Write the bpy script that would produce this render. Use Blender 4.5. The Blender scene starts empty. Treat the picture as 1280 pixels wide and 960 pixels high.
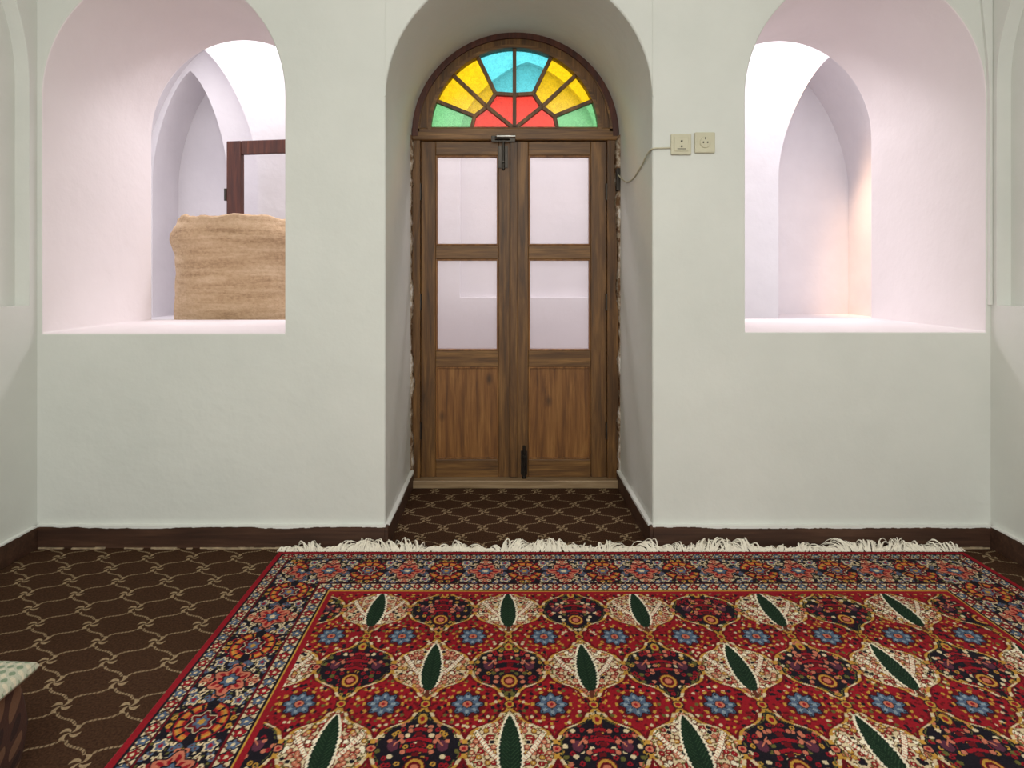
import bpy, bmesh, math, random
import numpy as np
from mathutils import Vector, Matrix
random.seed(4)
rng=np.random.default_rng(7)
scene=bpy.context.scene
COL=scene.collection
CAMH=1.142

# ------------------------------------------------------------------ helpers
def lin(c):
    o=[]
    for v in c[:3]:
        v=v/255.0
        o.append(v/12.92 if v<=0.04045 else ((v+0.055)/1.055)**2.4)
    return tuple(o)
def lin4(c): return lin(c)+(1.0,)

class NT:
    def __init__(s,name):
        s.m=bpy.data.materials.new(name); s.m.use_nodes=True
        s.t=s.m.node_tree; s.n=s.t.nodes; s.l=s.t.links
        s.b=s.n['Principled BSDF']; s.out=s.n['Material Output']
        s.b.inputs['Roughness'].default_value=0.8
    def node(s,typ,**kw):
        n=s.n.new(typ)
        for k,v in kw.items(): setattr(n,k,v)
        return n
    def put(s,sock,v):
        if isinstance(v,bpy.types.NodeSocket): s.l.new(v,sock)
        else: sock.default_value=v
    def math(s,op,a,b=0.0,c=0.0):
        n=s.node('ShaderNodeMath',operation=op)
        s.put(n.inputs[0],a); s.put(n.inputs[1],b); s.put(n.inputs[2],c)
        return n.outputs[0]
    def pos(s,scale=(1,1,1)):
        g=s.node('ShaderNodeTexCoord')
        mp=s.node('ShaderNodeMapping'); mp.inputs['Scale'].default_value=scale
        s.l.new(g.outputs['Object'],mp.inputs['Vector'])
        return mp.outputs[0]
    def noise(s,vec,scale,detail=4,rough=.55,dist=0):
        n=s.node('ShaderNodeTexNoise'); s.l.new(vec,n.inputs['Vector'])
        n.inputs['Scale'].default_value=scale; n.inputs['Detail'].default_value=detail
        n.inputs['Roughness'].default_value=rough; n.inputs['Distortion'].default_value=dist
        return n.outputs[0]
    def ramp(s,fac,stops):
        r=s.node('ShaderNodeValToRGB'); s.l.new(fac,r.inputs[0])
        e=r.color_ramp.elements
        while len(e)<len(stops): e.new(0.5)
        for el,(p,c) in zip(e,stops): el.position=p; el.color=c if len(c)==4 else c+(1,)
        return r.outputs[0]
    def mix(s,f,a,b):
        n=s.node('ShaderNodeMix',data_type='RGBA')
        s.put(n.inputs[0],f); s.put(n.inputs[6],a); s.put(n.inputs[7],b)
        return n.outputs[2]
    def bump(s,h,strength=.2,dist=.01):
        b=s.node('ShaderNodeBump'); b.inputs['Strength'].default_value=strength
        b.inputs['Distance'].default_value=dist
        s.l.new(h,b.inputs['Height']); s.l.new(b.outputs[0],s.b.inputs['Normal'])
    def color(s,c): s.put(s.b.inputs['Base Color'],c)

def mat_plaster(name,c1,c2,bump=.25):
    m=NT(name); v=m.pos()
    n=m.noise(v,1.6,4,.6)
    m.color(m.ramp(n,[(.3,lin4(c1)),(.7,lin4(c2))]))
    n2=m.noise(v,7,4,.55); m.bump(n2,bump,.02)
    m.b.inputs['Roughness'].default_value=.75
    m.b.inputs['Specular IOR Level'].default_value=.25
    return m.m
def mat_wood(name,cd,cm,cl,vert=True,knots=False):
    m=NT(name)
    v=m.pos((14,14,1.1) if vert else (1.1,14,14))
    n=m.noise(v,2.2,5,.6,.6)
    v2=m.pos((60,60,2.5) if vert else (2.5,60,60))
    n2=m.noise(v2,2,3,.6)
    f=m.math('ADD',m.math('MULTIPLY',n,.75),m.math('MULTIPLY',n2,.3))
    col=m.ramp(f,[(.33,lin4(cd)),(.52,lin4(cm)),(.72,lin4(cl))])
    if knots:
        vv=m.pos((1,.01,.55)); vo=m.node('ShaderNodeTexVoronoi'); m.l.new(vv,vo.inputs['Vector']); vo.inputs['Scale'].default_value=7
        kd=m.ramp(vo.outputs[0],[(.04,(1,1,1)),(.16,(0,0,0))])
        col=m.mix(m.math('MULTIPLY',kd,.75),col,lin4((44,24,10)))
    m.color(col)
    m.b.inputs['Roughness'].default_value=.5
    m.bump(f,.25,.004)
    return m.m
def mat_simple(name,c,rough=.6,metal=0,nscale=20,var=.12,bump=.1):
    m=NT(name); v=m.pos(); n=m.noise(v,nscale,4)
    a=tuple(max(0,x*(1-var)) for x in c); b=tuple(min(255,x*(1+var)) for x in c)
    m.color(m.ramp(n,[(.3,lin4(a)),(.7,lin4(b))])); m.bump(n,bump,.004)
    m.b.inputs['Roughness'].default_value=rough; m.b.inputs['Metallic'].default_value=metal
    return m.m
def mat_glass(name,c,keep=.85,tex=False):
    m=NT(name)
    a=tuple(c)+(1,)
    col=None
    if tex:
        v=m.pos(); n=m.noise(v,60,3,.5,1.5); d=tuple(x*.80 for x in a[:3])+(1,)
        col=m.ramp(n,[(.38,d),(.58,a)])
    tr=m.node('ShaderNodeBsdfTransparent'); tl=m.node('ShaderNodeBsdfTranslucent'); gl=m.node('ShaderNodeBsdfGlossy')
    gl.inputs['Roughness'].default_value=.15
    for s_ in (tr,tl):
        if tex: m.l.new(col,s_.inputs[0])
        else: s_.inputs[0].default_value=a
    m1=m.node('ShaderNodeMixShader'); m1.inputs[0].default_value=1-keep
    m.l.new(tr.outputs[0],m1.inputs[1]); m.l.new(tl.outputs[0],m1.inputs[2])
    m2=m.node('ShaderNodeMixShader'); m2.inputs[0].default_value=.02
    m.l.new(m1.outputs[0],m2.inputs[1]); m.l.new(gl.outputs[0],m2.inputs[2])
    m.l.new(m2.outputs[0],m.out.inputs[0])
    return m.m

class MB:
    def __init__(s): s.bm=bmesh.new()
    def box(s,x0,x1,y0,y1,z0,z1):
        vs=[s.bm.verts.new((x,y,z)) for x in (x0,x1) for y in (y0,y1) for z in (z0,z1)]
        for f in ((0,1,3,2),(4,6,7,5),(0,4,5,1),(2,3,7,6),(0,2,6,4),(1,5,7,3)):
            s.bm.faces.new([vs[i] for i in f])
    def prism_xz(s,pts,y0,y1):
        a=[s.bm.verts.new((x,y0,z)) for x,z in pts]; b=[s.bm.verts.new((x,y1,z)) for x,z in pts]
        s.bm.faces.new(a); s.bm.faces.new(b[::-1])
        n=len(pts)
        for i in range(n): s.bm.faces.new([a[i],b[i],b[(i+1)%n],a[(i+1)%n]])
    def prism_yz(s,pts,x0,x1):
        a=[s.bm.verts.new((x0,y,z)) for y,z in pts]; b=[s.bm.verts.new((x1,y,z)) for y,z in pts]
        s.bm.faces.new(a); s.bm.faces.new(b[::-1])
        n=len(pts)
        for i in range(n): s.bm.faces.new([a[i],b[i],b[(i+1)%n],a[(i+1)%n]])
    def arc(s,cx,cz,r0,r1,a0,a1,y0,y1,n=40):
        for k in range(n):
            t0=a0+(a1-a0)*k/n; t1=a0+(a1-a0)*(k+1)/n
            p=[(cx+r0*math.cos(t0),cz+r0*math.sin(t0)),(cx+r1*math.cos(t0),cz+r1*math.sin(t0)),
               (cx+r1*math.cos(t1),cz+r1*math.sin(t1)),(cx+r0*math.cos(t1),cz+r0*math.sin(t1))]
            s.prism_xz(p,y0,y1)
    def bar(s,p0,p1,w,y0,y1):
        dx,dz=p1[0]-p0[0],p1[1]-p0[1]; L=math.hypot(dx,dz); nx,nz=-dz/L*w/2,dx/L*w/2
        s.prism_xz([(p0[0]+nx,p0[1]+nz),(p1[0]+nx,p1[1]+nz),(p1[0]-nx,p1[1]-nz),(p0[0]-nx,p0[1]-nz)],y0,y1)
    def cyl(s,c,r,h,axis='z',seg=20):
        rot={'z':Matrix(),'y':Matrix.Rotation(math.pi/2,4,'X'),'x':Matrix.Rotation(math.pi/2,4,'Y')}[axis]
        bmesh.ops.create_cone(s.bm,cap_ends=True,segments=seg,radius1=r,radius2=r,depth=h,matrix=Matrix.Translation(c)@rot)
    def done(s,name,mat,parent=None,bevel=0,smooth=False,seg=2):
        bmesh.ops.recalc_face_normals(s.bm,faces=s.bm.faces[:])
        me=bpy.data.meshes.new(name); s.bm.to_mesh(me); s.bm.free()
        o=bpy.data.objects.new(name,me); COL.objects.link(o)
        if mat: me.materials.append(mat)
        if parent: o.parent=parent
        if bevel:
            md=o.modifiers.new('bevel','BEVEL'); md.width=bevel; md.segments=seg; md.limit_method='ANGLE'; md.angle_limit=math.radians(50)
        if smooth:
            me.shade_smooth(); me.set_sharp_from_angle(angle=math.radians(35))
        return o
def empty(name,loc=(0,0,0)):
    e=bpy.data.objects.new(name,None); COL.objects.link(e); e.location=loc; e.empty_display_size=.1; return e

def arch_pts(c,half,z0,zs,ztop,pointed=0,n=48):
    pts=[(c-half,z0),(c+half,z0)]
    for k in range(n+1):
        t=math.pi*k/n
        x=math.cos(t); h=math.sin(t)
        if pointed: h=(1-abs(x)**1.6)**(1/1.6)*(1-pointed)+pointed*(1-abs(x))**.6
        pts.append((c+half*x, zs+(ztop-zs)*h))
    out=[]
    for p in pts:
        if not out or (abs(p[0]-out[-1][0])+abs(p[1]-out[-1][1]))>1e-5: out.append(p)
    return out

def cut(obj,cutters):
    for i,c in enumerate(cutters):
        md=obj.modifiers.new('b%d'%i,'BOOLEAN'); md.operation='DIFFERENCE'; md.object=c; md.solver='EXACT'
    dg=bpy.context.evaluated_depsgraph_get(); dg.update()
    me=bpy.data.meshes.new_from_object(obj.evaluated_get(dg))
    obj.modifiers.clear(); obj.data=me; me.name=obj.name
    for c in cutters: bpy.data.objects.remove(c,do_unlink=True)
    me.shade_smooth(); me.set_sharp_from_angle(angle=math.radians(30))
    return obj

# ------------------------------------------------------------------ materials
M_wall=mat_plaster('plaster_white',(214,216,210),(225,226,220))
M_reveal_lit=mat_plaster('plaster_reveal_lit',(234,226,227),(241,233,234),.3)  # window reveals tinted paler and pinker, outside daylight put into the colour
M_court=mat_plaster('plaster_courtyard',(220,216,220),(232,228,231),.3)
M_ceil=mat_plaster('plaster_ceiling',(225,226,222),(232,232,228))
M_base=mat_wood('baseboard_brown',(52,34,26),(72,48,36),(96,68,52),vert=False)
M_wood=mat_wood('wood_walnut',(58,35,13),(102,68,30),(146,104,54))
M_woodh=mat_wood('wood_walnut_h',(64,39,16),(110,75,36),(154,112,60),vert=False)
M_panel=mat_wood('wood_panel',(80,46,17),(130,84,38),(164,116,62),knots=True)
M_dark=mat_wood('wood_dark',(50,18,8),(76,34,18),(104,52,30))
M_metal=mat_simple('iron_dark',(60,55,50),.4,.8)
M_chrome=mat_simple('metal_bright',(190,190,185),.3,.9)
M_clear=mat_glass('glass_clear',(.93,.91,.92),.9)
M_thr=mat_wood('wood_threshold',(120,96,68),(150,124,92),(176,150,118),vert=False)

# ------------------------------------------------------------------ room shell
XL,XR=-1.963,2.06
YF,YB=2.43,3.19
ZC=3.05
YR=-2.4
mb=MB(); mb.box(XL-.3,XR+.3,YF,YB,-.1,3.5)
wf=mb.done('wall_front',M_wall)
def cutter(pts,y0,y1):
    m=MB(); m.prism_xz(pts,y0,y1); return m.done('cut',None)
def cutter_yz(pts,x0,x1):
    m=MB(); m.prism_yz(pts,x0,x1); return m.done('cut',None)
cut(wf,[cutter(arch_pts(.07,.563,-.2,1.895,2.458),2,4),
        cutter(arch_pts(-1.43,.512,.900,1.90,2.445),2,4),
        cutter(arch_pts(1.533,.508,.905,1.90,2.440),2,4)])
while len(wf.data.materials)<1: wf.data.materials.append(M_wall)
wf.data.materials[0]=M_wall; wf.data.materials.append(M_reveal_lit)
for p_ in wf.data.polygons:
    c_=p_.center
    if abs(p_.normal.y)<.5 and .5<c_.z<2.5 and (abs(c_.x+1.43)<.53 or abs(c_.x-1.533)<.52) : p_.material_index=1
wf.modifiers.new('bevel','BEVEL').width=.006
wf.modifiers['bevel'].segments=2; wf.modifiers['bevel'].angle_limit=math.radians(60); wf.modifiers['bevel'].limit_method='ANGLE'

RD=.06
mb=MB(); mb.box(XL-.3,XL,YR-.2,YF,-.1,3.5); wl=mb.done('wall_left',M_wall)
cut(wl,[cutter_yz(arch_pts(1.52,.87,1.02,1.95,2.75),XL-RD,XL+.2),cutter_yz(arch_pts(-.9,.86,1.02,1.95,2.75),XL-RD,XL+.2)])
mb=MB(); mb.box(XR,XR+.3,YR-.2,YF,-.1,3.5); wr=mb.done('wall_right',M_wall)
cut(wr,[cutter_yz(arch_pts(1.52,.88,1.02,1.95,2.75),XR-.2,XR+RD),cutter_yz(arch_pts(-.9,.86,1.02,1.95,2.75),XR-.2,XR+RD)])
mb=MB(); mb.box(XL,XR,YR-.2,YR,-.1,3.5); mb.done('wall_back',M_wall)
mb=MB(); mb.box(XL,XR,YR,YF,ZC,ZC+.15); mb.done('ceiling',M_ceil)

# plaster seams above the niche springing, and a narrow corner rib beside the right window arch
mb=MB()
for x in (-.495,.636):
    mb.box(x-.0025,x+.0025,YF-.004,YF+.002,1.9,ZC)
mb.done('trim_1',M_wall)
mb=MB(); mb.prism_xz([(2.046,1.02),(2.058,1.02),(2.058,ZC),(1.998,ZC),(2.012,2.32),(2.038,2.05),(2.046,1.90)],YF-.012,YF+.001)
mb.done('trim_2',M_wall)

# carpet floor ------------------------------------------------------
m=NT('carpet_brown')
g=m.node('ShaderNodeTexCoord'); sp=m.node('ShaderNodeSeparateXYZ'); m.l.new(g.outputs['Object'],sp.inputs[0])
x=sp.outputs[0]; y=sp.outputs[1]
PIT=.18
u=m.math('DIVIDE',m.math('ADD',x,y),PIT); v=m.math('DIVIDE',m.math('SUBTRACT',x,y),PIT)
TP=2*math.pi
def frac_c(val): return m.math('SUBTRACT',val,m.math('ROUND',val))
su=m.math('MULTIPLY',m.math('SINE',m.math('MULTIPLY',v,TP)),.10)
sv=m.math('MULTIPLY',m.math('SINE',m.math('MULTIPLY',u,TP)),.10)
du=m.math('ABSOLUTE',frac_c(m.math('ADD',u,su)))
dv=m.math('ABSOLUTE',frac_c(m.math('ADD',v,sv)))
l1=m.math('LESS_THAN',du,.030)
l2=m.math('LESS_THAN',dv,.030)
dash=m.math('GREATER_THAN',m.math('SINE',m.math('MULTIPLY',x,TP/.010)),-.7)
fu=frac_c(u); fv=frac_c(v)
r=m.math('SQRT',m.math('ADD',m.math('MULTIPLY',fu,fu),m.math('MULTIPLY',fv,fv)))
th=m.math('ARCTAN2',fv,fu)
sw=m.math('SINE',m.math('ADD',m.math('MULTIPLY',th,4.0),m.math('MULTIPLY',r,20.0)))
star=m.math('MULTIPLY',m.math('GREATER_THAN',sw,.1),m.math('LESS_THAN',r,.20))
clear=m.math('GREATER_THAN',r,.19)
lines=m.math('MULTIPLY',m.math('MULTIPLY',m.math('MAXIMUM',l1,l2),clear),dash)
f=m.math('MAXIMUM',m.math('MULTIPLY',lines,.85),star)
nz=m.noise(g.outputs['Object'],160,2)
basec=m.ramp(nz,[(.3,lin4((48,31,20))),(.7,lin4((78,53,36)))])
patc=m.ramp(nz,[(.3,lin4((138,116,86))),(.7,lin4((180,158,124)))])
m.color(m.mix(m.math('MULTIPLY',f,.85),basec,patc)); m.b.inputs['Roughness'].default_value=.95
m.b.inputs['Specular IOR Level'].default_value=.1
m.bump(nz,.5,.004)
M_carpet=m.m
mb=MB(); mb.box(XL,XR,YR,YF,-.1,0); mb.box(-.493,.633,YF,YB,-.1,0)
mb.done('floor',M_carpet)

# baseboards ---------------------------------------------------------
BH=.094
mb=MB(); mb.box(XL,-.493,YF-.016,YF,0,BH); mb.box(.633,XR,YF-.016,YF,0,BH)
mb.box(-.493,-.479,YF-.016,3.12,0,BH); mb.box(.619,.633,YF-.016,3.12,0,BH)
mb.done('baseboard_front',M_base,bevel=.003)
mb=MB(); mb.box(XL,XL+.016,YR,YF-.016,0,BH); mb.done('baseboard_left',M_base,bevel=.003)
mb=MB(); mb.box(XR-.016,XR,YR,YF-.016,0,BH); mb.done('baseboard_right',M_base,bevel=.003)
M_bead=mat_plaster('paint_bead',(225,225,220),(235,235,230))
def bead(p0,p1,name_mb):
    p0=Vector(p0);p1=Vector(p1); d=(p1-p0)
    L=d.length; n=int(L/.012); h=.005
    for k in range(n):
        a=p0+d*(k/n); b=p0+d*((k+1)/n)
        h=min(.014,max(.001,h+random.uniform(-.0035,.0035)))
        x0,x1=sorted((a.x,b.x)); y0,y1=sorted((a.y,b.y))
        if x1-x0<1e-4: x0-=.009;x1+=.009
        if y1-y0<1e-4: y0-=.009;y1+=.009
        name_mb.box(x0,x1,y0,y1,BH-.002-h*.6,BH+.003)
mb=MB()
bead((XL+.01,YF-.009,0),(-.49,YF-.009,0),mb); bead((.63,YF-.009,0),(XR-.01,YF-.009,0),mb)
bead((-.484,YF,0),(-.484,3.1,0),mb); bead((.624,YF,0),(.624,3.1,0),mb)
bead((XL+.008,YR,0),(XL+.008,YF-.02,0),mb); bead((XR-.008,YR,0),(XR-.008,YF-.02,0),mb)
mb.done('trim_3',M_bead)
mb=MB()
for (xa,xb) in ((XL+.02,-.50),(.64,XR-.02)):
    x_=xa
    while x_<xb:
        l_=random.uniform(.01,.05)
        if random.random()<.8: mb.box(x_,min(xb,x_+l_),YF-.0165-random.uniform(.003,.008),YF-.0155,.0,random.uniform(.003,.007))
        x_+=l_
mb.done('trim_4',mat_simple('carpet_edge',(165,145,118),.95,0,40,.2))

# ------------------------------------------------------------------ courtyard passage
M_ground=mat_simple('concrete_ground',(170,162,158),.9,0,8)
mb=MB(); mb.box(-3.6,3.7,YB,5.4,-.1,0); mb.done('ground',M_ground)
mb=MB(); mb.box(-3.6,3.7,4.6,5.4,0,3.5); wc=mb.done('wall_courtyard',M_court)
cut(wc,[cutter(arch_pts(2.655,.45,.80,1.95,2.92,.35),4.5,5.17),
        cutter(arch_pts(-2.45,.50,.80,1.95,3.0,.35),4.5,4.74),
        cutter(arch_pts(.20,.54,.97,2.3,2.85,.3),4.5,4.66)])
cut(wc,[cutter(arch_pts(-2.57,.31,.80,1.95,2.83,.35),4.6,5.12)])
mb=MB(); mb.box(-3.6,-3.35,YB,4.6,0,3.5); mb.done('wall_courtyard_left',M_court)
mb=MB(); mb.box(3.4,3.7,YB,4.6,0,3.5); mb.done('wall_courtyard_right',M_court)

# clay tandoor jar
def jar():
    bm=bmesh.new(); prof=[(0,.0),(.40,0),(.415,.05)]
    N=80
    for k in range(N+1):
        z=.08+1.36*k/N
        r=.405+.005*abs(math.sin(z*22))+.006*math.sin(z*9+1)
        if z>1.22: r+=.016*math.exp(-((z-1.34)/.06)**2)
        if z>1.40: r-=.45*(z-1.40)
        prof.append((r,z))
    prof+= [(.392,1.462),(.372,1.474),(.350,1.462),(.345,1.3),(.345,.2),(0,.2)]
    S=140; rings=[]
    for r,z in prof:
        ring=[]
        for j in range(S):
            a=2*math.pi*j/S
            rr=r*(1+.005*math.sin(a*3+z*4)+.003*math.sin(a*11+z*17)+.002*math.sin(a*23-z*31)) + (random.uniform(-.0015,.0015) if r>0 else 0)
            zz=z
            if z>1.4: zz+=.007*math.sin(a*5+1)+.005*math.sin(a*13)+random.uniform(-.002,.002)
            if 1.26<z<1.38 and math.cos(a-math.pi*1.08)>.93: rr+=.008
            ring.append(bm.verts.new((rr*math.cos(a),rr*math.sin(a),zz)))
        rings.append(ring)
    for i in range(len(rings)-1):
        for j in range(S):
            try: bm.faces.new([rings[i][j],rings[i][(j+1)%S],rings[i+1][(j+1)%S],rings[i+1][j]])
            except: pass
    bmesh.ops.remove_doubles(bm,verts=bm.verts[:],dist=1e-4)
    bmesh.ops.recalc_face_normals(bm,faces=bm.faces[:])
    me=bpy.data.meshes.new('clay_jar'); bm.to_mesh(me); bm.free(); me.shade_smooth()
    o=bpy.data.objects.new('clay_jar',me); COL.objects.link(o); o.location=(-1.665,3.75,.0)
    o.scale=(1,1,1.02)
    m=NT('clay'); v=m.pos((.7,.7,6.5)); n=m.noise(v,3.4,5,.62,.35); v2=m.pos((1,1,1.6)); n2=m.noise(v2,44,4,.7)
    f=m.math('ADD',m.math('MULTIPLY',n,.6),m.math('MULTIPLY',n2,.4))
    m.color(m.ramp(f,[(.34,lin4((150,120,90))),(.46,lin4((188,158,124))),(.54,lin4((200,171,138))),(.68,lin4((218,192,160)))]))
    m.b.inputs['Roughness'].default_value=.95; m.bump(f,.6,.02)
    me.materials.append(m.m)
jar()

# open wooden casement door leaf standing behind the jar
e=empty('wooden_casement',(-2.06,4.33,0)); e.rotation_euler=(0,0,math.radians(-8))
mb=MB(); mb.box(0,.115,-.025,.025,0,2.15); mb.box(.56,.67,-.025,.025,0,2.15)
mb.done('stiles',M_dark,e,.006)
mb=MB(); mb.box(.115,.56,-.022,.022,2.05,2.15); mb.box(.115,.56,-.022,.022,.9,1.0); mb.box(.115,.56,-.022,.022,0,.14); mb.box(.115,.56,-.008,.008,.14,.9)
mb.done('rails',M_dark,e,.005)
mb=MB(); mb.cyl((-.008,-.02,1.75),.012,.09); mb.cyl((-.008,-.02,.6),.012,.09); mb.done('hinges',M_metal,e)

# ------------------------------------------------------------------ door
D=empty('door_1',(0,0,0))
y0,y1=3.125,3.185
mb=MB(); mb.box(-.492,-.446,y0,y1,0,1.94); mb.box(.569,.632,y0,y1,0,1.94); mb.done('jambs',M_wood,D,.004)
mb=MB(); mb.box(-.492,.632,y0-.01,y1,1.878,1.945); mb.done('transom',M_woodh,D,.006)
fx,fz=.066,1.925
mb=MB(); mb.arc(fx,fz,.458,.53,0,math.pi,y0,y1,64); mb.done('arch_frame',M_wood,D)
mb=MB(); mb.arc(fx,fz,.452,.470,0,math.pi,y0-.012,y0+.02,64); mb.arc(fx,fz,.515,.535,0,math.pi,y0-.01,y0+.01,64); mb.done('arch_moulding',M_woodh,D)
ly0,ly1=3.14,3.178
def leaf(nm,xa,xg0,xg1,xb):
    L=empty(nm); L.parent=D
    mb=MB(); mb.box(xa,xg0,ly0,ly1,.045,1.876); mb.box(xg1,xb,ly0,ly1,.045,1.876); mb.done('stiles',M_wood,L,.004)
    mb=MB()
    for a,b in ((1.80,1.876),(1.234,1.309),(.646,.734),(.045,.142)): mb.box(xg0,xg1,ly0,ly1,a,b)
    mb.done('rails',M_woodh,L,.004)
    mb=MB()
    for a,b in ((1.309,1.80),(.734,1.234),(.142,.646)):
        w=.009
        mb.box(xg0,xg0+w,ly0+.004,ly1-.004,a,b); mb.box(xg1-w,xg1,ly0+.004,ly1-.004,a,b)
        mb.box(xg0+w,xg1-w,ly0+.004,ly1-.004,a,a+w); mb.box(xg0+w,xg1-w,ly0+.004,ly1-.004,b-w,b)
    mb.done('beading',M_panel,L,.002)
    mb=MB(); mb.box(xg0+.009,xg1-.009,ly0+.014,ly0+.026,.151,.637); mb.done('panel',M_panel,L)
    mb=MB(); mb.box(xg0+.009,xg1-.009,ly0+.016,ly0+.020,1.318,1.791); mb.box(xg0+.009,xg1-.009,ly0+.016,ly0+.020,.743,1.225); mb.done('panes',M_clear,L)
leaf('leaf_left',-.444,-.364,-.022,.060)
leaf('leaf_right',.064,.142,.482,.567)
mb=MB(); mb.box(.040,.084,ly0-.014,ly0+.001,.05,1.872); mb.done('astragal',M_wood,D,.004)
mb=MB(); mb.box(-.492,.632,3.09,YB,0,.044); mb.done('threshold',M_thr,D,.006)
gcol={'g':mat_glass('glass_green',(.24,.76,.30),.85,True),'y':mat_glass('glass_yellow',(1.0,.70,.01),.85,True),
      'c':mat_glass('glass_cyan',(.14,.80,.84),.85,True),'r':mat_glass('glass_red',(1.0,.05,.02),.85,True)}
angs=[180,158,137,116,90,64,43,22,0]; rin=[.235,.235,.205,.235,.205,.235,.205,.235,.235]
def pol(a,r): return (fx+r*math.cos(math.radians(a)),fz+r*math.sin(math.radians(a)))
zb=.02
inner=[pol(a,r_) for a,r_ in zip(angs,rin)]
inner[0]=(inner[0][0],fz+zb); inner[-1]=(inner[-1][0],fz+zb)
hub=(fx,fz+zb)
mb=MB()
for i in range(8): mb.bar(inner[i],inner[i+1],.020,y0+.008,y0+.035)
for i in range(1,8): mb.bar(inner[i],pol(angs[i],.462),.020,y0+.006,y0+.037)
for i in (2,4,6): mb.bar(hub,inner[i],.020,y0+.006,y0+.036)
mb.box(fx-.46,fx+.46,y0+.004,y0+.04,fz+zb-.012,fz+zb+.008)
mb.done('fan_muntins',M_wood,D,.002)
cols=['g','y','y','c','c','y','y','g']
gm={k:MB() for k in gcol}
for i in range(8):
    arcp=[pol(angs[i]+(angs[i+1]-angs[i])*k/6,.458) for k in range(7)]
    if i==0: arcp[0]=(arcp[0][0],fz+zb)
    if i==7: arcp[-1]=(arcp[-1][0],fz+zb)
    gm[cols[i]].prism_xz([inner[i]]+arcp+[inner[i+1]],y0+.018,y0+.022)
for tri in ((0,1,2),(2,3,4),(4,5,6),(6,7,8)):
    gm['r'].prism_xz([hub]+[inner[k] for k in tri],y0+.018,y0+.022)
for k,mbb in gm.items():
    bm=mbb.bm
    bad=[f for f in bm.faces if not all(abs(v.co.y-(y0+.018))<1e-5 for v in f.verts)]
    bmesh.ops.delete(bm,geom=bad,context='FACES')
    mbb.done('fan_glass_'+k,gcol[k],D)
mb=MB(); mb.cyl((.005,ly0-.012,1.80),.008,.16); mb.box(-.022,.03,ly0-.006,ly0,1.73,1.85)
mb.cyl((.005,ly0-.02,1.76),.006,.03,'y'); mb.cyl((.0,y0-.018,1.885),.010,.08,'x'); mb.box(-.06,.07,y0-.014,y0-.008,1.868,1.90)
mb.done('bolt_top',M_metal,D,.001,True)
mb=MB(); mb.cyl((.118,ly0-.012,.13),.008,.18); mb.box(.10,.136,ly0-.006,ly0,.06,.19); mb.cyl((.118,ly0-.025,.17),.007,.035,'y'); mb.cyl((.118,ly0-.012,.04),.011,.03)
mb.done('bolt_bottom',M_metal,D,.001,True)
mb=MB(); mb.cyl((.02,y0-.022,1.895),.007,.10,'x'); mb.done('bolt_chrome',M_chrome,D,0,True)
mb=MB()
for z in (1.6,1.0,.3):
    mb.cyl((-.446,ly0-.006,z),.008,.09); mb.cyl((.568,ly0-.006,z),.008,.09)
mb.done('hinges',M_metal,D,0,True)
m=NT('plaster_rough'); v=m.pos(); n=m.noise(v,14,6,.7)
m.color(m.ramp(n,[(.44,lin4((110,78,48))),(.53,lin4((190,172,150))),(.62,lin4((232,226,220)))])); m.bump(n,.4,.02)
M_rough=m.m
def jag(side):
    bm=bmesh.new(); N=170; prev=None; w=.01
    for k in range(N+1):
        z=.03+1.87*k/N
        w=min(.028,max(.004,w+random.uniform(-.004,.004)))
        xe=(-.494 if side<0 else .634); xi=xe-side*w
        a=[bm.verts.new((xe,3.085,z)),bm.verts.new((xe-side*w*.5,3.108,z)),bm.verts.new((xi,3.1235,z)),bm.verts.new((xe,3.1235,z))]
        if prev:
            for i in range(4): bm.faces.new([prev[i],prev[(i+1)%4],a[(i+1)%4],a[i]])
        prev=a
    bmesh.ops.recalc_face_normals(bm,faces=bm.faces[:])
    me=bpy.data.meshes.new('plaster_edge'); bm.to_mesh(me); bm.free(); me.materials.append(M_rough); me.shade_smooth()
    o=bpy.data.objects.new('plaster_edge_%s'%('l' if side<0 else 'r'),me); COL.objects.link(o); o.parent=D
jag(-1); jag(1)
mb=MB(); mb.arc(.07,1.9,.528,.560,0,math.pi,3.112,3.124,64); mb.done('plaster_edge_arch',M_dark,D)

# ------------------------------------------------------------------ sockets and cable
M_sock=mat_simple('plastic_cream',(200,195,170),.4,0,5,.03,.02)
M_hole=mat_simple('socket_hole',(60,56,48),.6)
for i,(xa,za) in enumerate(((.709,1.652),(.809,1.659))):
    e=empty('wall_socket',(xa+.0425,YF,za+.0435))
    mb=MB(); mb.box(-.0425,.0425,-.012,0,-.0435,.0435); mb.done('plate',M_sock,e,.004,False,3)
    mb=MB()
    if i==0:
        mb.box(-.030,.030,-.016,-.011,-.030,.030)
        mb.done('rocker',M_sock,e,.003)
        mb=MB(); mb.cyl((0,-.017,.012),.004,.003,'y'); mb.cyl((0,-.017,-.010),.004,.003,'y'); mb.box(-.018,.018,-.0165,-.0155,-.022,-.019)
    else:
        bmesh.ops.create_cone(mb.bm,cap_ends=True,segments=32,radius1=.024,radius2=.022,depth=.006,matrix=Matrix.Translation((0,-.013,0))@Matrix.Rotation(math.pi/2,4,'X'))
        mb.done('ring',M_sock,e,.001,True)
        mb=MB(); mb.cyl((-.009,-.0165,0),.0035,.002,'y'); mb.cyl((.009,-.0165,0),.0035,.002,'y'); mb.box(-.002,.002,-.0165,-.0155,.012,.022)
    mb.done('holes',M_hole,e)
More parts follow.
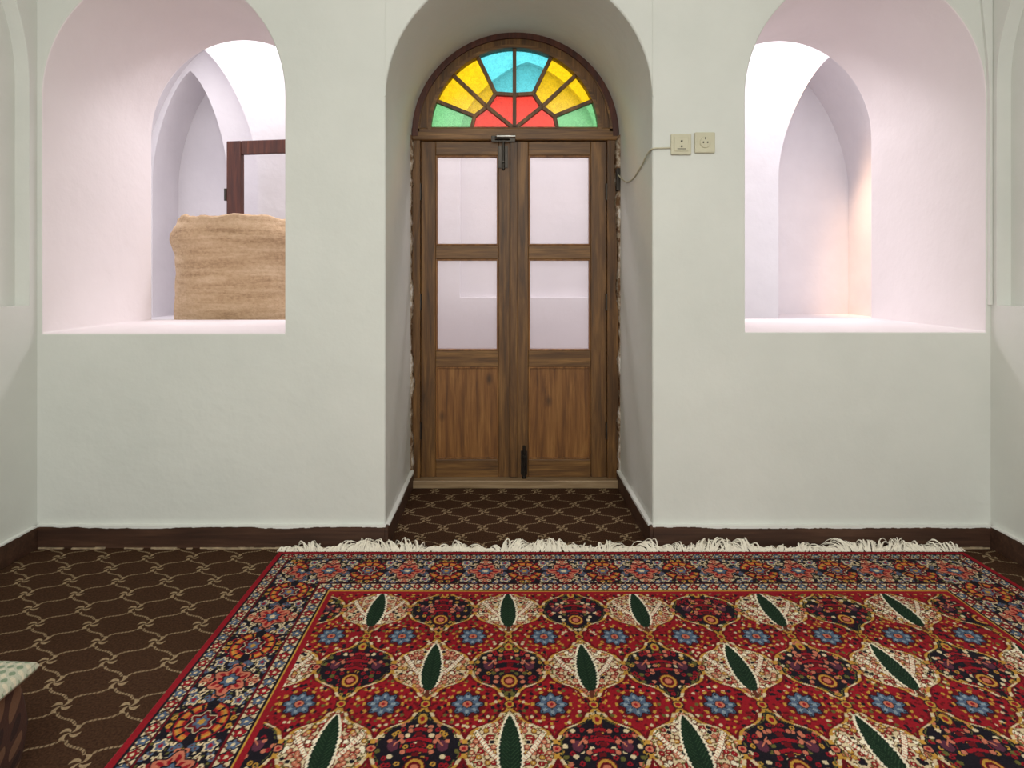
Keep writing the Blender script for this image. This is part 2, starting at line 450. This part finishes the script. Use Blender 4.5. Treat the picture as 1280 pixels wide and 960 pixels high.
def cable(name,pts,r,mat):
    cu=bpy.data.curves.new(name,'CURVE'); cu.dimensions='3D'; cu.bevel_depth=r; cu.bevel_resolution=3
    s=cu.splines.new('BEZIER'); s.bezier_points.add(len(pts)-1)
    for b,p in zip(s.bezier_points,pts): b.co=p; b.handle_left_type=b.handle_right_type='AUTO'
    cu.materials.append(mat); o=bpy.data.objects.new(name,cu); COL.objects.link(o); return o
cable('power_cable',[(.709,YF-.006,1.682),(.67,YF-.007,1.680),(.636,YF-.007,1.678),(.628,YF+.02,1.675),(.628,2.6,1.64),(.628,2.85,1.61),(.628,3.05,1.66),(.62,3.10,1.69)],.0035,M_sock)
mb=MB(); mb.box(.612,.632,3.085,3.12,1.60,1.72); mb.done('cable_clip',M_metal,None,.002)

# ------------------------------------------------------------------ rug
RX0,RX1,RY0,RY1=-.915,1.89,-1.45,2.362
xs=np.linspace(RX0,RX1,int((RX1-RX0)/.0024)+1)
ys=np.concatenate([np.arange(RY0,1.22,.010),np.arange(1.22,RY1-.001,.0026),[RY1]])
X,Y=np.meshgrid(xs,ys); X=X.ravel(); Y=Y.ravel()
tabx=rng.random((256,256)); taby=rng.random((256,256)); tabv=rng.random((256,256))
def worley(x,y,c):
    fx_=x/c; fy_=y/c; ix=np.floor(fx_).astype(int); iy=np.floor(fy_).astype(int)
    best=np.full(x.shape,9.); val=np.zeros(x.shape)
    for a in (-1,0,1):
        for b in (-1,0,1):
            gx=ix+a; gy=iy+b; hx=gx&255; hy=gy&255
            d=np.hypot(gx+.15+.7*tabx[hx,hy]-fx_, gy+.15+.7*taby[hx,hy]-fy_)
            k=d<best; best[k]=d[k]; val[k]=tabv[hx,hy][k]
    return best,val
pal={k:np.array(lin(v)) for k,v in dict(red=(150,20,34),dred=(104,12,22),navy=(22,19,30),cream=(222,202,164),gold=(196,148,62),
     blue=(84,102,128),lblue=(142,158,168),green=(15,40,26),lgreen=(46,72,46),pink=(200,118,92),brown=(100,48,34),white=(244,234,208),purple=(90,44,62),olive=(102,98,48),orange=(206,108,50)).items()}
C=np.zeros((X.size,3))
def setc(mask,name): C[mask]=pal[name]
C[:]=pal['red']
a_,b_=.2225,.2865
px_=(X-.019)/a_; py_=(Y-1.952)/b_
i_=np.round(px_); j_=np.round(py_); p=px_-i_; q=py_-j_; par=((i_+j_)%2)==0
tx=p*a_; ty=q*b_
hb=.275*(1+np.cos(2*np.pi*q)); hb=np.minimum(hb+.028*np.cos(q*2*np.pi*5)*(hb>.05),.494)
edge=(hb-np.abs(p))*a_
ins=edge>0
w1,v1=worley(X,Y,.019); w2,v2=worley(X+3.3,Y+1.7,.012)
atx=np.abs(tx)
w1m,v1m=worley(atx+i_*.37+50,Y,.016)
w2m,v2m=worley(atx+i_*.21+70,Y+2,.0115)
# red zone
out=~ins
s_=out&(w2m<.38)&(v2m<.34); setc(s_,'dred')
s_=out&(w2m<.38)&(v2m>.82); setc(s_,'gold')
s_=out&(w1m<.38)&(v1m>.76); setc(s_,'navy')
s_=out&(w1m<.30)&(v1m<.14); setc(s_,'cream')
s_=out&(w1m<.32)&(v1m>.52)&(v1m<.66); setc(s_,'olive')
sx=(np.abs(p)-.5)*a_; sy=(np.abs(q)-.5)*b_
r_=np.hypot(sx,sy); th_=np.arctan2(sy,sx)
def star():
    rs=.0355*(1+.17*np.cos(8*th_))
    setc(r_<.050,'dred'); setc((r_<.056)&(r_>.050),'red')
    k=(np.abs(r_-.050)<.0038)&(np.cos(th_*12)>.2); setc(k,'gold')
    setc(r_<rs+.004,'navy'); setc(r_<rs,'blue')
    setc((r_<rs*.97)&(np.abs(np.sin(th_*4))<.19)&(r_>.012),'navy')
    setc((r_<rs*.80)&(r_>rs*.52)&(np.cos(8*th_)>.3),'lblue')
    setc(r_<.014,'navy'); setc(r_<.0115,'pink'); setc(r_<.005,'red')
# cream tree cells
tc=ins&par
C[tc]=pal['cream']
setc(tc&(w1m<.54)&(w1m>.34)&(v1m<.90),'brown')
fl=tc&(w1m<.38)
setc(fl&(v1m<.36),'pink'); setc(fl&(v1m>=.36)&(v1m<.54),'red'); setc(fl&(v1m>=.54)&(v1m<.66),'gold'); setc(fl&(v1m>=.66)&(v1m<.84),'white'); setc(fl&(v1m>=.92),'navy')
setc(tc&(w1m<.13)&(v1m<.66),'cream')
setc(tc&(w2m<.28)&(v2m<.30)&(w1m>.45),'olive'); setc(tc&(w2m<.28)&(v2m>.74)&(w1m>.45),'red')
wx=.026+.42*np.clip(ty+.035,0,.1)**.8
lf=tc&(np.abs(atx-wx)<.0088)&(ty>-.05)&(ty<.060); setc(lf,'brown')
lf=tc&(np.abs(atx-wx)<.0066)&(ty>-.047)&(ty<.057); setc(lf,'white')
lf=tc&(np.abs(atx-wx)<.0056)&(ty>-.045)&(ty<.05)&(np.sin((ty+atx)*2*np.pi/.012)>.6); setc(lf,'pink')
t=np.clip((ty+.098)/.205,0,1)
w=.072*(t**.60)*((1-t)**.85)*(1+.06*np.sin(ty*2*np.pi/.012))
setc(tc&(atx<w+.0055)&(t>0)&(t<1),'white')
tree=tc&(atx<w)&(t>0)&(t<1); setc(tree,'green')
vein=tree&(np.sin((ty-atx*1.3)*2*np.pi/.012)>.78)&(atx<w*.80)&(atx>.002); setc(vein,'lgreen')
setc(tc&(atx<.006)&(ty<-.094)&(ty>-.12),'brown')
k=tc&(np.hypot(atx-.022,ty+.095)<.014); setc(k,'brown'); k=tc&(np.hypot(atx-.022,ty+.095)<.0115); setc(k,'pink'); k=tc&(np.hypot(atx-.022,ty+.095)<.006); setc(k,'red')
# navy cells
dc=ins&~par
C[dc]=pal['navy']
fl=dc&(w1m<.42)
setc(fl&(v1m<.26),'red'); setc(fl&(v1m>=.26)&(v1m<.36),'gold'); setc(fl&(v1m>.92),'cream'); setc(fl&(v1m>.76)&(v1m<=.84),'olive'); setc(fl&(v1m>.64)&(v1m<=.74),'pink')
setc(dc&(w1m<.17)&(v1m<.36),'navy')
stem=dc&(np.abs(tx-.004*np.sin(ty*90))<.0085)&(np.abs(ty)<.095); setc(stem,'dred')
for tyc,hw in ((.060,.024),(.030,.040),(-.002,.034)):
    k=dc&(np.abs(ty-tyc+.25*atx)<.0085)&(atx<hw); setc(k,'navy')
    k=dc&(np.abs(ty-tyc+.25*atx)<.0052)&(atx<hw); setc(k,'red')
    k=dc&(np.hypot(atx-hw,ty-tyc+.25*hw)<.009); setc(k,'navy')
    k=dc&(np.hypot(atx-hw,ty-tyc+.25*hw)<.0065); setc(k,'pink')
k=dc&(np.hypot(tx,(ty+.055)*.9)<.030); setc(k,'navy')
k=dc&(np.hypot(tx,(ty+.055)*.9)<.025); setc(k,'dred'); k=dc&(np.abs(np.hypot(tx,(ty+.055)*.9)-.019)<.003); setc(k,'gold')
k=dc&(np.hypot(tx,ty+.055)<.010); setc(k,'pink')
bx=atx-.060; by=ty-.008
k=dc&((np.hypot(bx,by*.8)<.018)|(np.hypot(bx-.010,by-.014)<.010)); setc(k,'navy')
k=dc&(np.hypot(bx,by*.8)<.0135); setc(k,'purple'); k=dc&(np.hypot(bx-.010,by-.014)<.006); setc(k,'pink'); k=dc&(np.abs(by+bx*1.2)<.003)&(bx<0)&(bx>-.022); setc(k,'pink')
k=dc&(np.hypot(tx,(ty-.092)*.7)<.012); setc(k,'gold'); k=dc&(np.hypot(tx,(ty-.092)*.7)<.006); setc(k,'red')
# ribbons
k=np.abs(edge+.004)<.0085; setc(k,'dred')
k=(np.abs(edge)<.0045); setc(k,'gold')
k=(np.abs(edge)<.0045)&(np.sin(Y*2*np.pi/.036)>.35); setc(k,'cream')
k=(np.abs(edge-.011)<.0018)&(w2<.5); setc(k,'olive')
star()
k=(np.hypot(tx,(np.abs(q)-.5)*b_)<.015); setc(k,'navy'); k=(np.hypot(tx,(np.abs(q)-.5)*b_)<.012); setc(k,'gold'); k=(np.hypot(tx,(np.abs(q)-.5)*b_)<.007); setc(k,'red')
k=(np.hypot((np.abs(p)-.5)*a_,ty)<.014); setc(k,'navy'); k=(np.hypot((np.abs(p)-.5)*a_,ty)<.010); setc(k,'pink'); k=(np.hypot((np.abs(p)-.5)*a_,ty)<.005); setc(k,'red')
# borders
dl=X-RX0; dr=RX1-X; dt=RY1-Y; db=Y-RY0
tt=np.minimum(np.minimum(dl,dr),np.minimum(dt,db))
vert=(np.minimum(dl,dr)<np.minimum(dt,db))
S_=np.where(vert,Y-RY1,X-RX0-.1)
B=tt<.312
setc(B,'red')
def band(a,b): return (tt>=a)&(tt<b)
setc(band(.018,.022),'navy')
def guard(a,b,per,ground,c1,c2):
    g=band(a,b); setc(g,ground); mid=(a+b)/2; h=(b-a)/2
    ph=(S_/per)-np.round(S_/per); idx=np.round(S_/per)%2==0
    d=np.hypot(ph*per,tt-mid); ang=np.arctan2(tt-mid,ph*per)
    rr=h*.66*(1+.22*np.cos(5*ang))
    ph2=(S_/per+.5)-np.round(S_/per+.5)
    setc(g&(np.abs(ph2*per-(tt-mid)*.7)<.003),'navy'); setc(g&(np.abs(ph2*per+(tt-mid)*.7)<.003),'brown')
    setc(g&(d<rr+.002),'navy'); setc(g&(d<rr)&idx,c1); setc(g&(d<rr)&~idx,c2); setc(g&(d<h*.25),'cream')
    setc(g&(np.abs(tt-a)<.0022),'navy'); setc(g&(np.abs(tt-b)<.0022),'navy')
guard(.022,.058,.040,'cream','blue','red')
setc(band(.058,.063),'dred')
g=band(.063,.240); setc(g,'navy')
mid=.1515; T=tt-mid; per=.30
phm=np.abs(((S_/per)-np.round(S_/per))*per)
w4,v4=worley(phm+90,np.abs(T)+4,.020)
w5,v5=worley(X+2,Y+8,.013)
fl=g&(w4<.42); setc(fl&(v4<.26),'cream'); setc(fl&(v4>=.26)&(v4<.44),'red'); setc(fl&(v4>=.44)&(v4<.55),'blue'); setc(fl&(v4>=.55)&(v4<.68),'pink'); setc(fl&(v4>=.68)&(v4<.80),'gold')
setc(g&(w4<.16),'brown')
setc(g&(w5<.30)&(v5<.25)&(w4>.44),'olive'); setc(g&(w5<.28)&(v5>.75)&(w4>.44),'cream')
vine=.052*np.sin(2*np.pi*S_/per)
for sg in (1,-1):
    setc(g&(np.abs(T-sg*vine)<.0056),'navy'); setc(g&(np.abs(T-sg*vine)<.0030),'cream')
ph=((S_/per)-np.round(S_/per))*per; d=np.hypot(ph,T*1.05); ang=np.arctan2(T,ph)
setc(g&(d<.072*(1+.05*np.cos(10*ang))),'navy')
cr=g&(d<.067)&(d>.038)&(np.abs(np.sin(ang))>.25)
setc(cr,'red'); setc(cr&(d<.063)&(d>.047),'orange'); setc(cr&(d<.060)&(d>.053),'gold'); setc(cr&(d<.063)&(d>.040)&(np.sin(ang*12)>.65),'navy')
rr=.029*(1+.22*np.cos(6*ang)); setc(g&(d<rr+.003),'cream'); setc(g&(d<rr),'dred'); setc(g&(d<rr*.62),'blue'); setc(g&(d<rr*.30),'gold')
ph=((S_/per+.5)-np.round(S_/per+.5))*per; d=np.hypot(ph*.9,T); ang=np.arctan2(T,ph)
rr=.046*(1+.18*np.cos(6*ang)); setc(g&(d<rr+.005),'navy'); setc(g&(d<rr),'pink'); setc(g&(d<rr*.85)&(np.sin(ang*12)>-.2),'red'); setc(g&(d<rr*.52),'navy'); setc(g&(d<rr*.42),'blue'); setc(g&(d<rr*.2),'cream')
ph=((S_/.15+.5)-np.round(S_/.15+.5))*.15; d=np.hypot(ph,(np.abs(T)-.060)*1.2); ang=np.arctan2(np.abs(T)-.06,ph); rr=.019*(1+.2*np.cos(5*ang))
setc(g&(d<rr+.003),'navy'); setc(g&(d<rr),'cream'); setc(g&(d<rr*.7),'blue'); setc(g&(d<rr*.35),'red')
setc(band(.240,.245),'dred')
guard(.245,.284,.036,'cream','red','blue')
setc(band(.284,.290),'navy'); setc(band(.290,.295),'gold'); setc(band(.295,.312),'red')
nz_=rng.random(X.size)*.24+.84
bands=1+.06*np.sin(Y*37)+.03*np.sin(Y*91+1)
C=C*nz_[:,None]*bands[:,None]
nx,ny=len(xs),len(ys)
Z=.010+.0010*np.sin(X*3.1+Y*2)+rng.random(X.size)*.0008
co=np.stack([X,Y,Z],1)
idx=np.arange(nx*ny).reshape(ny,nx)
F=np.stack([idx[:-1,:-1],idx[:-1,1:],idx[1:,1:],idx[1:,:-1]],-1).reshape(-1,4)
me=bpy.data.meshes.new('pile'); me.vertices.add(nx*ny); me.vertices.foreach_set('co',co.ravel().astype(np.float32))
me.loops.add(F.size); me.loops.foreach_set('vertex_index',F.ravel().astype(np.int32))
me.polygons.add(len(F)); me.polygons.foreach_set('loop_start',np.arange(0,F.size,4,dtype=np.int32))
try: me.polygons.foreach_set('loop_total',np.full(len(F),4,dtype=np.int32))
except Exception: pass
me.update(calc_edges=True)
ca=me.color_attributes.new('yarn','FLOAT_COLOR','POINT')
ca.data.foreach_set('color',np.concatenate([C,np.ones((X.size,1))],1).ravel().astype(np.float32))
me.shade_smooth()
m=NT('wool_pile'); at=m.node('ShaderNodeAttribute'); at.attribute_name='yarn'
v=m.pos(); n=m.noise(v,260,2)
m.color(m.mix(m.math('MULTIPLY',n,.20),at.outputs['Color'],(0.02,.012,.01,1)))
m.b.inputs['Roughness'].default_value=.9; m.b.inputs['Specular IOR Level'].default_value=.15
m.bump(n,.5,.003)
me.materials.append(m.m)
R=empty('persian_rug')
o=bpy.data.objects.new('pile',me); COL.objects.link(o); o.parent=R
mb=MB(); mb.box(RX0-.004,RX1+.004,RY0,RY1,.001,.0085); mb.done('backing',mat_simple('rug_edge_red',(140,16,34),.9),R,.002)
# fringe
bm=bmesh.new()
def strand(x,yb,sgn,L,drift,w,top):
    n=6; prev=None; ph=random.random()*6; zt=.008+random.random()*top
    for k in range(n+1):
        t=k/n
        cx=x+drift*t+.006*math.sin(ph+t*5); cy=yb+sgn*L*t
        z=.010*(1-t)+zt*math.sin(math.pi*min(1,t*.88))*.9+.005
        ww=w*(1-.4*t)
        q_=[bm.verts.new((cx-ww,cy,z)),bm.verts.new((cx,cy,z+ww*.9)),bm.verts.new((cx+ww,cy,z)),bm.verts.new((cx,cy,max(.001,z-ww*.6)))]
        if prev:
            for i in range(4): bm.faces.new([prev[i],prev[(i+1)%4],q_[(i+1)%4],q_[i]])
        prev=q_
for sgn,yb in ((1,RY1-.004),(-1,RY0+.004)):
    x=RX0
    while x<RX1:
        cl=.55+.5*math.sin(x*9)+.4*math.sin(x*31+1)+.4*math.sin(x*63)+.2*math.sin(x*140); cl=max(0,min(1.2,cl))
        L=min(.016+.034*cl*random.uniform(.6,1.2),.051)
        dr_=.05*math.sin(x*17)+random.uniform(-.03,.03)
        if x+dr_>RX1 or x+dr_<RX0: dr_=0
        strand(x,yb,sgn,L,dr_,random.uniform(.0020,.0048),.014+.028*cl)
        x+=random.uniform(.0014,.0040)
me=bpy.data.meshes.new('fringe'); bmesh.ops.recalc_face_normals(bm,faces=bm.faces[:]); bm.to_mesh(me); bm.free()
me.materials.append(mat_simple('cotton_fringe',(240,233,216),.95,0,60,.05)); o=bpy.data.objects.new('fringe',me); COL.objects.link(o); o.parent=R

# ------------------------------------------------------------------ floor cushion at the left
e=empty('floor_cushion',(-1.52,.80,0))
def soft_box(nm,sx,sy,z0,z1,mat,puff,n=26):
    bm=bmesh.new(); bmesh.ops.create_cube(bm,size=1)
    bmesh.ops.subdivide_edges(bm,edges=bm.edges[:],cuts=n,use_grid_fill=True)
    for v in bm.verts:
        x,y,z=v.co*2
        ex=1-abs(x)**4; ey=1-abs(y)**4
        zz=(z*.5+.5)
        k=1-.02*(1-ex)*abs(z)-.02*(abs(z)**4)
        v.co=Vector((x*sx/2*k,y*sy/2*k,z0+(z1-z0)*zz+(puff*ex*ey*(zz-.5)*2 if z>0 else 0)+(.003*math.sin(x*22)*math.sin(y*22) if z>.9 else 0)))
    me=bpy.data.meshes.new(nm); bm.to_mesh(me); bm.free(); me.materials.append(mat); me.shade_smooth(); me.set_sharp_from_angle(angle=math.radians(60))
    o=bpy.data.objects.new(nm,me); COL.objects.link(o); o.parent=e
    md=o.modifiers.new('bv','BEVEL'); md.width=.01; md.segments=3; md.limit_method='ANGLE'; md.angle_limit=math.radians(60); return o
def mat_fabric(name,ground,c1,c2,S):
    m=NT(name); g=m.node('ShaderNodeTexCoord'); sp=m.node('ShaderNodeSeparateXYZ'); m.l.new(g.outputs['Object'],sp.inputs[0])
    xx=m.math('ADD',sp.outputs[0],sp.outputs[1]); yy=m.math('ADD',m.math('SUBTRACT',sp.outputs[0],sp.outputs[1]),sp.outputs[2])
    a=m.math('SINE',m.math('MULTIPLY',xx,S)); b=m.math('SINE',m.math('MULTIPLY',yy,S)); pr=m.math('MULTIPLY',a,b)
    n=m.noise(g.outputs['Object'],240,2)
    c=m.mix(m.math('GREATER_THAN',pr,.30),lin4(ground),lin4(c1))
    c=m.mix(m.math('LESS_THAN',pr,-.55),c,lin4(c2))
    c=m.mix(m.math('MULTIPLY',n,.3),c,lin4((40,30,22)))
    m.color(c); m.b.inputs['Roughness'].default_value=.95; m.bump(n,.5,.004); return m.m
M_ct=mat_fabric('cushion_top',(188,188,166),(128,146,118),(214,204,178),150)
M_cs=mat_fabric('cushion_side',(74,44,34),(120,84,62),(52,30,26),70)
soft_box('body',.86,1.06,.004,.235,M_cs,0)
soft_box('top',.90,1.08,.225,.255,M_ct,.02)

# ------------------------------------------------------------------ lights
wd=bpy.data.worlds.new('sky'); scene.world=wd; wd.use_nodes=True
wd.node_tree.nodes['Background'].inputs[0].default_value=(.96,.91,.98,1); wd.node_tree.nodes['Background'].inputs[1].default_value=1.45
def area(nm,loc,rot,sx,sy,P,c):
    l=bpy.data.lights.new(nm,'AREA'); l.shape='RECTANGLE'; l.size=sx; l.size_y=sy; l.energy=P; l.color=c
    o=bpy.data.objects.new(nm,l); COL.objects.link(o); o.location=loc; o.rotation_euler=rot; return o
area('room_fill_top',(.05,-.2,3.0),(math.radians(20),0,0),2.4,2.0,88,(.99,1,.955))  # added unseen fill under the ceiling to light the room
area('room_fill_back',(.05,-2.3,1.6),(math.radians(90),0,0),3.0,1.8,48,(.99,1,.96))  # added unseen fill in front of the closed back wall, no window there
area('reveal_fill',(.05,4.35,3.42),(math.radians(-40),0,0),6.4,.4,92,(1,.95,.965))  # added unseen strip above the passage, aimed back to brighten the window reveals
l=bpy.data.lights.new('warm_niche_fill','SPOT'); l.energy=360; l.color=(1,.60,.34); l.spot_size=math.radians(30); l.spot_blend=1; l.shadow_soft_size=.12  # added unseen spot that gives the right niche its peach glow
o=bpy.data.objects.new('warm_niche_fill',l); COL.objects.link(o); o.location=(2.05,4.25,3.35)
o.rotation_euler=(Vector((3.12,4.95,1.35))-o.location).to_track_quat('-Z','Y').to_euler()

cam=bpy.data.cameras.new('camera'); co_=bpy.data.objects.new('camera',cam); COL.objects.link(co_)
co_.location=(0,0,CAMH); co_.rotation_euler=(math.radians(90),0,0)
cam.sensor_width=36; cam.lens=20.25; cam.shift_x=.0094; cam.shift_y=-.1055; cam.clip_start=.02
scene.camera=co_
scene.view_settings.view_transform='Standard'
scene.view_settings.look='None'
